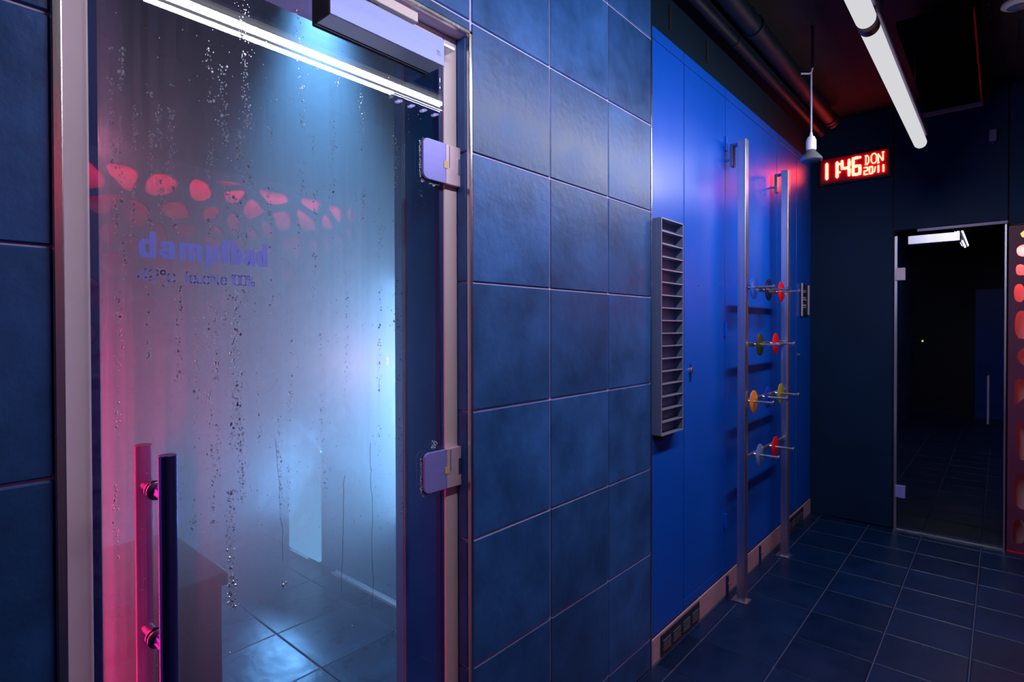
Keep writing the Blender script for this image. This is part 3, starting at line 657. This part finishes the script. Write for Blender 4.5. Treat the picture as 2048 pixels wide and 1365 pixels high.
# ---------------------------------------------------------------- tube lights
TY, TZ, TR = -.686, 2.252, .0275
for (xa, xb, lab) in ((2.075, 3.545, 'far white tube lamp ending above the glass sauna door'), (.50, 2.010, 'near white tube lamp running out of the top of the photo')):
    e = empty('tube_light', ((xa+xb)/2, TY, TZ)); tag(e, lab, 'tube light', 'ceiling tube lights')
    MB().lathe((xa, TY, TZ), (1, 0, 0), [(0, TR), (xb-xa, TR)], 32).build('tube', 'tube_glow', e, smooth=True)
    MB().lathe((xb, TY, TZ), (1, 0, 0), [(0, TR), (.008, TR*.96), (.016, TR*.8), (.02, TR*.4)], 32).build('end_cap', 'tube_glow', e, smooth=True)
    MB().box((xa-.03, TY-.030, TZ+.030), (xb, TY+.022, TZ+.062)).build('housing', 'lum_body', e, .004)
    MB().lathe((xa-.036, TY, TZ), (1, 0, 0), [(0, TR*.72), (.002, TR*1.04), (.03, TR*1.06), (.038, TR*1.04)], 32).build('lamp_holder', 'lum_rubber', e, smooth=True)
    MB().box((xb-.012, TY-.010, TZ+.010), (xb+.006, TY+.010, TZ+.045)).build('end_clip', 'white_plastic', e, .002)
    if xa < 1:
        box('led_module', (1.33, TY-.012, TZ-.052), (1.72, TY+.012, TZ-.034), 'lum_body', e, .002)
        for q in range(6):
            MB().lathe((1.365+q*.062, TY, TZ-.052), (0, 0, -1), [(0, .011), (.003, .010), (.005, .006)], 14).build('led_lens', 'led_violet', e, smooth=True)
    for xs in (xa+.25, xb-.25): MB().cyl((xs, TY, TZ+.062), (xs, TY, ZC), .0035, 8).build('suspension_rod', 'dark_steel', e)
    L = xb-xa
    for (dy, dz) in ((1, -.55), (0, -1), (-1, -.55)):
        dv = Vector((0, dy, dz)).normalized(); 
        A = lamp_area('tube_light_output', ((xa+xb)/2, TY+dv.y*(TR+.004), TZ+dv.z*(TR+.004)), dv, L, .014, (.90, .88, 1.), 7.6*L/1.5)
        A.rotation_euler = Matrix((Vector((1, 0, 0)), (-dv).cross(Vector((1, 0, 0))), -dv)).transposed().to_euler()

# ---------------------------------------------------------------- hanging reflector lamp
LX, LY = 2.952, -.321
e = empty('pendant_lamp', (LX, LY, 2.094)); tag(e, 'unlit reflector bulb in a white socket hanging from a cable', 'lamp')
MB().lathe((LX, LY, 2.100), (0, 0, 1), [(0, .044), (.004, .049), (.014, .047), (.034, .030), (.050, .017), (.058, .015)], 32).build('reflector_bulb', 'bulb_glass', e, smooth=True)
MB().lathe((LX, LY, 2.092), (0, 0, 1), [(0, .004), (.001, .02), (.004, .036), (.009, .044)], 32).build('bulb_face', 'bulb_face', e, smooth=True)
MB().lathe((LX, LY, 2.152), (0, 0, 1), [(0, .021), (.010, .022), (.045, .0215), (.062, .015), (.066, .008), (.085, .0045)], 28).build('socket', 'white_plastic', e, smooth=True)
MB().path([(LX, LY, 2.23), (LX+.001, LY, 2.35), (LX-.001, LY, 2.45), (LX, LY, 2.515)], .0042, 10).build('cable', 'cable', e, smooth=True)
MB().path([(LX-.035, LY+.036, 2.513), (LX-.008, LY+.008, 2.513), (LX, LY, 2.519), (LX+.004, LY-.004, 2.54)], .0042, 10).build('cable_hook', 'cable', e, smooth=True)
MB().cyl((LX+.004, LY-.004, 2.54), (LX+.004, LY-.004, ZC), .006, 10).build('hanger', 'pipe', e, smooth=True)

# ---------------------------------------------------------------- digital clock
ck = empty('digital_clock', (XB-.01, -.25, 2.38)); tag(ck, 'red glowing digital clock reading 11:46 on the dark end wall', 'clock')
box('case', (XB-.028, -.045, 2.285), (XB, -.465, 2.480), 'clock_case', ck, .003)
box('face', (XB-.030, -.060, 2.300), (XB-.028, -.452, 2.466), 'clock_face', ck)
def onclock(u, v, d): return (XB-.0302-d, u, v)     # u = world y, runs negative to the viewer's right
mg = MB()
def flush(name):
    global mg
    mg.build(name, 'digit_glow', ck); mg = MB()
def C(pts, wd=.016): mg.stroke(pts, wd, onclock, 0, .0045, 8)
def seg(y0, y1, z0, z1, on, wd):
    zm = (z0+z1)/2; P_ = {'a': [(y0, z1), (y1, z1)], 'b': [(y1, z1), (y1, zm)], 'c': [(y1, zm), (y1, z0)], 'd': [(y0, z0), (y1, z0)], 'e': [(y0, zm), (y0, z0)], 'f': [(y0, z1), (y0, zm)], 'g': [(y0, zm), (y1, zm)]}
    for s_ in on:
        (ay, az), (by, bz) = P_[s_]; L = math.hypot(by-ay, bz-az); ty, tz = (by-ay)/L, (bz-az)/L; h = wd/2; g_ = wd*.06
        ny, nz = -tz*h, ty*h
        mg.prism([(ay+ty*g_, az+tz*g_), (ay+ty*(h+g_)+ny, az+tz*(h+g_)+nz), (by-ty*(h+g_)+ny, bz-tz*(h+g_)+nz), (by-ty*g_, bz-tz*g_), (by-ty*(h+g_)-ny, bz-tz*(h+g_)-nz), (ay+ty*(h+g_)-ny, az+tz*(h+g_)-nz)], onclock, 0, .0045)
        for (py, pz) in ((ay, az), (by, bz)):
            mg.prism([(py+h*.9*math.cos(2*math.pi*k/8), pz+h*.9*math.sin(2*math.pi*k/8)) for k in range(8)], onclock, 0, .0045)
def bar(y, z0, z1, wd):
    zm = (z0+z1)/2; h = wd*.5
    mg.prism([(y-h, z0+h), (y, z0), (y+h, z0+h), (y+h, zm-.002), (y+h*.4, zm), (y+h, zm+.002), (y+h, z1-h), (y, z1), (y-h, z1-h)], onclock, 0, .0045)
bar(-.0975, 2.322, 2.442, .018); flush('digit'); bar(-.1595, 2.324, 2.440, .018); flush('digit')
for z in (2.4185, 2.3630): mg.prism([(-.1745+.0062*math.cos(k*math.pi/5), z+.0072*math.sin(k*math.pi/5)) for k in range(10)], onclock, 0, .0045); flush('colon_dot')
seg(-.1890, -.2300, 2.334, 2.434, 'fgbc', .018); flush('digit')
seg(-.2530, -.2920, 2.331, 2.440, 'afedcg', .018); flush('digit')
seg(-.3160, -.3355, 2.321, 2.366, 'abged', .0085); flush('digit'); seg(-.3465, -.3625, 2.321, 2.366, 'abcdef', .0085); flush('digit')
C([(-.3790, 2.362), (-.3720, 2.326)], .006); flush('slash'); bar(-.3950, 2.318, 2.370, .010); flush('digit'); bar(-.4225, 2.318, 2.370, .010); flush('digit')
W5 = .0068                                             # DON in thick stepped strokes
C([(-.3205, 2.443), (-.3330, 2.443), (-.3415, 2.430), (-.3415, 2.400), (-.3330, 2.384), (-.3205, 2.386)], W5); C([(-.3255, 2.443), (-.3255, 2.386)], W5); flush('letter')
C([(-.3640, 2.448), (-.3560, 2.436), (-.3560, 2.398), (-.3640, 2.387), (-.3770, 2.387), (-.3845, 2.398), (-.3845, 2.436), (-.3770, 2.448), (-.3640, 2.448)], W5); flush('letter')
C([(-.3945, 2.384), (-.3945, 2.440), (-.4170, 2.396), (-.4200, 2.396), (-.4200, 2.448)], W5); C([(-.3890, 2.384), (-.4010, 2.384)], W5); C([(-.4140, 2.448), (-.4270, 2.448)], W5); flush('letter')

# ---------------------------------------------------------------- door 2: glass door at the end
D2 = empty('door_2', (XB, -.75, 0)); tag(D2, 'dark glass sauna door with a bar handle in the end wall', 'door', kind='structure')
box('frame_post', (XB-.006, -.481, 0), (XB+.03, -.497, 1.898), 'brushed_steel', D2, .001); box('frame_post', (XB-.006, -1.012, 0), (XB+.03, -1.022, 1.928), 'brushed_steel', D2, .001)
box('threshold', (XB-.010, -.497, .0), (XB+.03, -1.012, .008), 'brushed_steel', D2, .001)
box('glass_pane', (XB+.004, -.499, .010), (XB+.012, -1.010, 1.897), 'dark_glass', D2, .0008)
box('closer_box', (XB-.050, -.556, 1.832), (XB+.003, -.812, 1.886), 'brushed_steel', D2, .002)
box('guide_rail', (XB-.020, -.600, 1.912), (XB-.001, -1.026, 1.930), 'lum_body', D2, .001)
box('hinge', (XB-.014, -.486, 1.612), (XB+.003, -.540, 1.692), 'hinge_pink_reflection', D2, .002); box('hinge', (XB-.014, -.490, .212), (XB+.003, -.545, .290), 'hinge_violet_reflection', D2, .002)
MB().cyl((XB-.030, -.944, .738), (XB-.030, -.944, 1.022), .0075, 14).cyl((XB-.030, -.944, .79), (XB+.004, -.944, .79), .005, 10).cyl((XB-.030, -.944, .97), (XB+.004, -.944, .97), .005, 10).build('pull_handle', 'brushed_steel', D2, smooth=True)
# what can be made out behind it: a dim cabin with benches
cb = MB().box((XB+.9, 0, 0), (XB+1.0, -1.6, 2.1)).box((XB+.165, -1.5, 0), (XB+.9, -1.6, 2.1)).box((XB+.165, .0, 0), (XB+.9, -.1, 2.1)).box((XB+.165, -.1, 2.0), (XB+.9, -1.5, 2.1)).box((XB+.165, -.1, -.05), (XB+.9, -1.5, 0)).build('wall_cabin', 'dark_wall'); tag(cb, 'dark cabin walls behind the end glass door', 'wall', kind='structure')
e = empty('cabin_bench', (XB+.6, -.8, 0)); tag(e, 'slatted bench dimly seen behind the end glass door', 'bench')
for (x, z) in ((.42, .42), (.62, .74)):
    for k in range(3): box('bench_slat', (XB+x+k*.075, -.12, z), (XB+x+k*.075+.065, -1.48, z+.025), 'back_panel', e, .002)
    box('bench_riser', (XB+x+.01, -.12, 0), (XB+x+.03, -1.48, z), 'back_panel', e)
e = empty('control_unit', (XB+.3, -.62, 1.22)); tag(e, 'tiny control unit with green light behind the end glass door', 'control unit')
box('unit_body', (XB+.16, -.10, 1.16), (XB+.20, -.14, 1.30), 'rubber', e)
MB().lathe((XB+.08, -.622, 1.222), (-1, 0, 0), [(0, .006), (.004, .003)], 12).build('indicator', 'led_green', e); MB().cyl((XB+.081, -.622, 1.222), (XB+.086, -.622, 1.222), .012, 12).cyl((XB+.086, -.622, 1.222), (XB+.16, -.13, 1.222), .004, 8).build('indicator_arm', 'rubber', e)

# ---------------------------------------------------------------- lattice screens
def clip_poly(poly, p, q):
    """keep the part of poly nearer to p than to q"""
    mx, my = (p[0]+q[0])/2, (p[1]+q[1])/2; nx, ny = q[0]-p[0], q[1]-p[1]; out = []
    for i in range(len(poly)):
        a, b_ = poly[i], poly[(i+1) % len(poly)]
        da = (a[0]-mx)*nx+(a[1]-my)*ny; db = (b_[0]-mx)*nx+(b_[1]-my)*ny
        if da <= 0: out.append(a)
        if (da < 0 < db) or (db < 0 < da):
            t = da/(da-db); out.append((a[0]+(b_[0]-a[0])*t, a[1]+(b_[1]-a[1])*t))
    return out
def ray_poly(c, ang, poly):
    dx, dy = math.cos(ang), math.sin(ang); best = None
    for i in range(len(poly)):
        a, b_ = poly[i], poly[(i+1) % len(poly)]; ex, ey = b_[0]-a[0], b_[1]-a[1]; den = dx*ey-dy*ex
        if abs(den) < 1e-12: continue
        t = ((a[0]-c[0])*ey-(a[1]-c[1])*ex)/den; s = ((a[0]-c[0])*dy-(a[1]-c[1])*dx)/den
        if t > 0 and -1e-6 <= s <= 1+1e-6 and (best is None or t < best): best = t
    return best or 0.01
def lattice(W_, H_, n, fn, th, seed, margin=.03):
    rg = random.Random(seed); pts = []; tries = 0
    while len(pts) < n and tries < 20000:
        tries += 1; p = (rg.uniform(margin, W_-margin), rg.uniform(margin, H_-margin)); dm = .05 if rg.random() < .4 else .125
        if all(math.hypot((p[0]-q[0]), (p[1]-q[1])*.8) > dm for q in pts): pts.append(p)
    mb = MB(); rect = [(margin, margin), (W_-margin, margin), (W_-margin, H_-margin), (margin, H_-margin)]
    for p in pts:
        poly = rect
        for q in sorted(pts, key=lambda q: (q[0]-p[0])**2+(q[1]-p[1])**2)[1:26]: poly = clip_poly(poly, p, q)
        if len(poly) < 3: continue
        c = (sum(v[0] for v in poly)/len(poly), sum(v[1] for v in poly)/len(poly))
        size = math.sqrt(abs(sum(poly[i][0]*poly[(i+1) % len(poly)][1]-poly[(i+1) % len(poly)][0]*poly[i][1] for i in range(len(poly))))/2)
        k = max(.35, 1-.030/size*1.15)*rg.uniform(.80, 1.04); hole = [(c[0]+(v[0]-c[0])*k, c[1]+(v[1]-c[1])*k) for v in poly]
        for _ in range(3):
            hole = [w_ for i in range(len(hole)) for w_ in ((hole[i][0]*.75+hole[(i+1) % len(hole)][0]*.25, hole[i][1]*.75+hole[(i+1) % len(hole)][1]*.25), (hole[i][0]*.25+hole[(i+1) % len(hole)][0]*.75, hole[i][1]*.25+hole[(i+1) % len(hole)][1]*.75))]
        angs = sorted(set([round(math.atan2(v[1]-c[1], v[0]-c[0]), 5) for v in poly]+[round(-math.pi+2*math.pi*k/22+.013, 5) for k in range(22)]))
        N = len(angs); vs = []; fs = []
        for d in (0, th):
            for a in angs:
                t = ray_poly(c, a, poly); vs.append(fn(c[0]+math.cos(a)*t, c[1]+math.sin(a)*t, d))
            for a in angs:
                t = ray_poly(c, a, hole); vs.append(fn(c[0]+math.cos(a)*t, c[1]+math.sin(a)*t, d))
        for i in range(N):
            j = (i+1) % N
            fs += [(i, j, N+j, N+i), (2*N+i, 3*N+i, 3*N+j, 2*N+j), (N+i, N+j, 3*N+j, 3*N+i)]
        mb.add(vs, fs)
    for (a, b_) in (((0, 0), (W_, margin)), ((0, H_-margin), (W_, H_)), ((0, margin), (margin, H_-margin)), ((W_-margin, margin), (W_, H_-margin))):
        mb.prism([(a[0], a[1]), (b_[0], a[1]), (b_[0], b_[1]), (a[0], b_[1])], fn, 0, th)
    return mb
# screen on the opposite wall, seen mirrored in the door pane
LW = 2.22-(-1.5); LH = 2.19
e = empty('lattice_screen', (.5, YO, 0)); tag(e, 'long cut-out lattice screen with red light behind opposite the steam room', 'screen', 'lattice screens')
lattice(LW, LH, 430, lambda u, v, d: (2.22-u, YO-d, v), .02, 3, .035).build('lattice_sheet', 'lattice_paint', e)
box('back_board', (-1.5, YO-.14, 0), (2.22, YO-.13, LH), 'white_board', e)
box('light_strip', (-1.45, YO-.125, LH-.02), (2.18, YO-.095, LH), 'led_red', e)
box('top_cover', (-1.5, YO-.13, LH), (2.22, YO, LH+.008), 'lattice_paint', e)
for (yy, dd) in ((YO-.085, -.18),):
    lamp_area('light_strip_red', (.36, yy, LH-.012), (0, dd, -1), 3.6, .04, (1., .02, .08), 38)
# screen in the end wall
e = empty('lattice_screen', (XB, -1.6, 0)); tag(e, 'cut-out lattice screen glowing yellow and red right of the end glass door', 'screen', 'lattice screens')
EW = abs(YO)-1.030
lattice(EW, 1.898, 95, lambda u, v, d: (XB+d, -1.030-u, v), .018, 11, .012).build('lattice_sheet', 'lattice_red', e)
box('back_board', (XB+.12, -1.03, 0), (XB+.13, YO, 1.898), 'mauve_board', e)
box('light_strip', (XB+.05, -1.04, 1.800), (XB+.08, YO+.01, 1.892), 'led_amber', e)
box('side_board', (XB+.02, -1.030, 0), (XB+.13, -1.034, 1.898), 'white_board', e)
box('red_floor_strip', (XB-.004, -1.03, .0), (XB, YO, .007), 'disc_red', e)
lamp_area('light_strip_amber', (XB+.066, -1.6, 1.795), (.15, 0, -1), 1.1, .03, (1., .12, .10), 20)

# ---------------------------------------------------------------- ceiling raft, louvre panel, small fittings
e = empty('ceiling_raft', (3.8, -.76, 2.62)); tag(e, 'dark flat ceiling panel above the end door with thin edge bars', 'ceiling panel')
box('raft_board', (3.05, -.64, 2.655), (4.33, -.905, 2.68), 'raft', e); box('edge_bar', (4.33, -.62, 2.614), (4.345, -.915, 2.64), 'brass_bar', e, .001); box('edge_bar', (3.05, -.905, 2.620), (4.33, -.912, 2.645), 'disc_red', e, .001)
for xs in (3.2, 4.2): MB().cyl((xs, -.77, 2.66), (xs, -.77, ZC), .004, 8).build('hanger_rod', 'dark_steel', e)
e = empty('louvre_panel', (3.5, -1.1, 2.70)); tag(e, 'dark louvred ceiling panel with small glinting slots at the right edge', 'ceiling panel')
box('panel_board', (2.9, -.925, 2.715), (4.2, -1.6, 2.735), 'black_ceiling', e)
mk = MB()
for i in range(26):
    for j in range(11):
        if (i % 7) == 3 or rnd.random() < .25: continue
        x = 2.98+i*.045+rnd.uniform(-.004, .004); y = -.95-j*.052+rnd.uniform(-.003, .003); mk.box((x, y-.003, 2.711), (x+.024, y+.003, 2.716))
tag(mk.build('slots', 'dark_steel', e), kind='stuff')
e = empty('ceiling_fitting', (3.30, -1.06, 2.70)); tag(e, 'pale round ceiling fitting cut off by the top right corner', 'fitting')
MB().lathe((3.29, -1.045, 2.735), (0, 0, -1), [(0, .055), (.03, .055), (.04, .04)], 28).build('fitting_ring', 'white_plastic', e, smooth=True); MB().lathe((3.29, -1.045, 2.695), (0, 0, -1), [(0, .036), (.008, .02)], 24).build('fitting_lens', 'bulb_face', e, smooth=True)
e = empty('wall_sensor', (XB, -.955, 2.43)); tag(e, 'small dark sensor on the end wall above the glass door', 'sensor')
box('sensor_body', (XB-.03, -.940, 2.40), (XB, -.975, 2.47), 'lum_body', e, .004); MB().lathe((XB-.018, -.957, 2.395), (0, 0, -1), [(0, .010), (.012, .006)], 14).build('sensor_eye', 'blue_edge', e, smooth=True)
# blue door at the near end of the corridor, seen mirrored in the end door
D3 = empty('door_3', (XL, -.95, 0)); tag(D3, 'blue door at the near end of the corridor behind the viewer', 'door', kind='structure')
box('door_leaf', (XL, -.72, 0), (XL+.03, -1.35, 1.85), 'blue_laminate', D3, .002); MB().cyl((XL+.03, -1.28, 1.0), (XL+.08, -1.28, 1.0), .009, 12).cyl((XL+.075, -1.28, 1.0), (XL+.075, -1.18, 1.0), .009, 12).build('lever_handle', 'steel', D3, smooth=True)
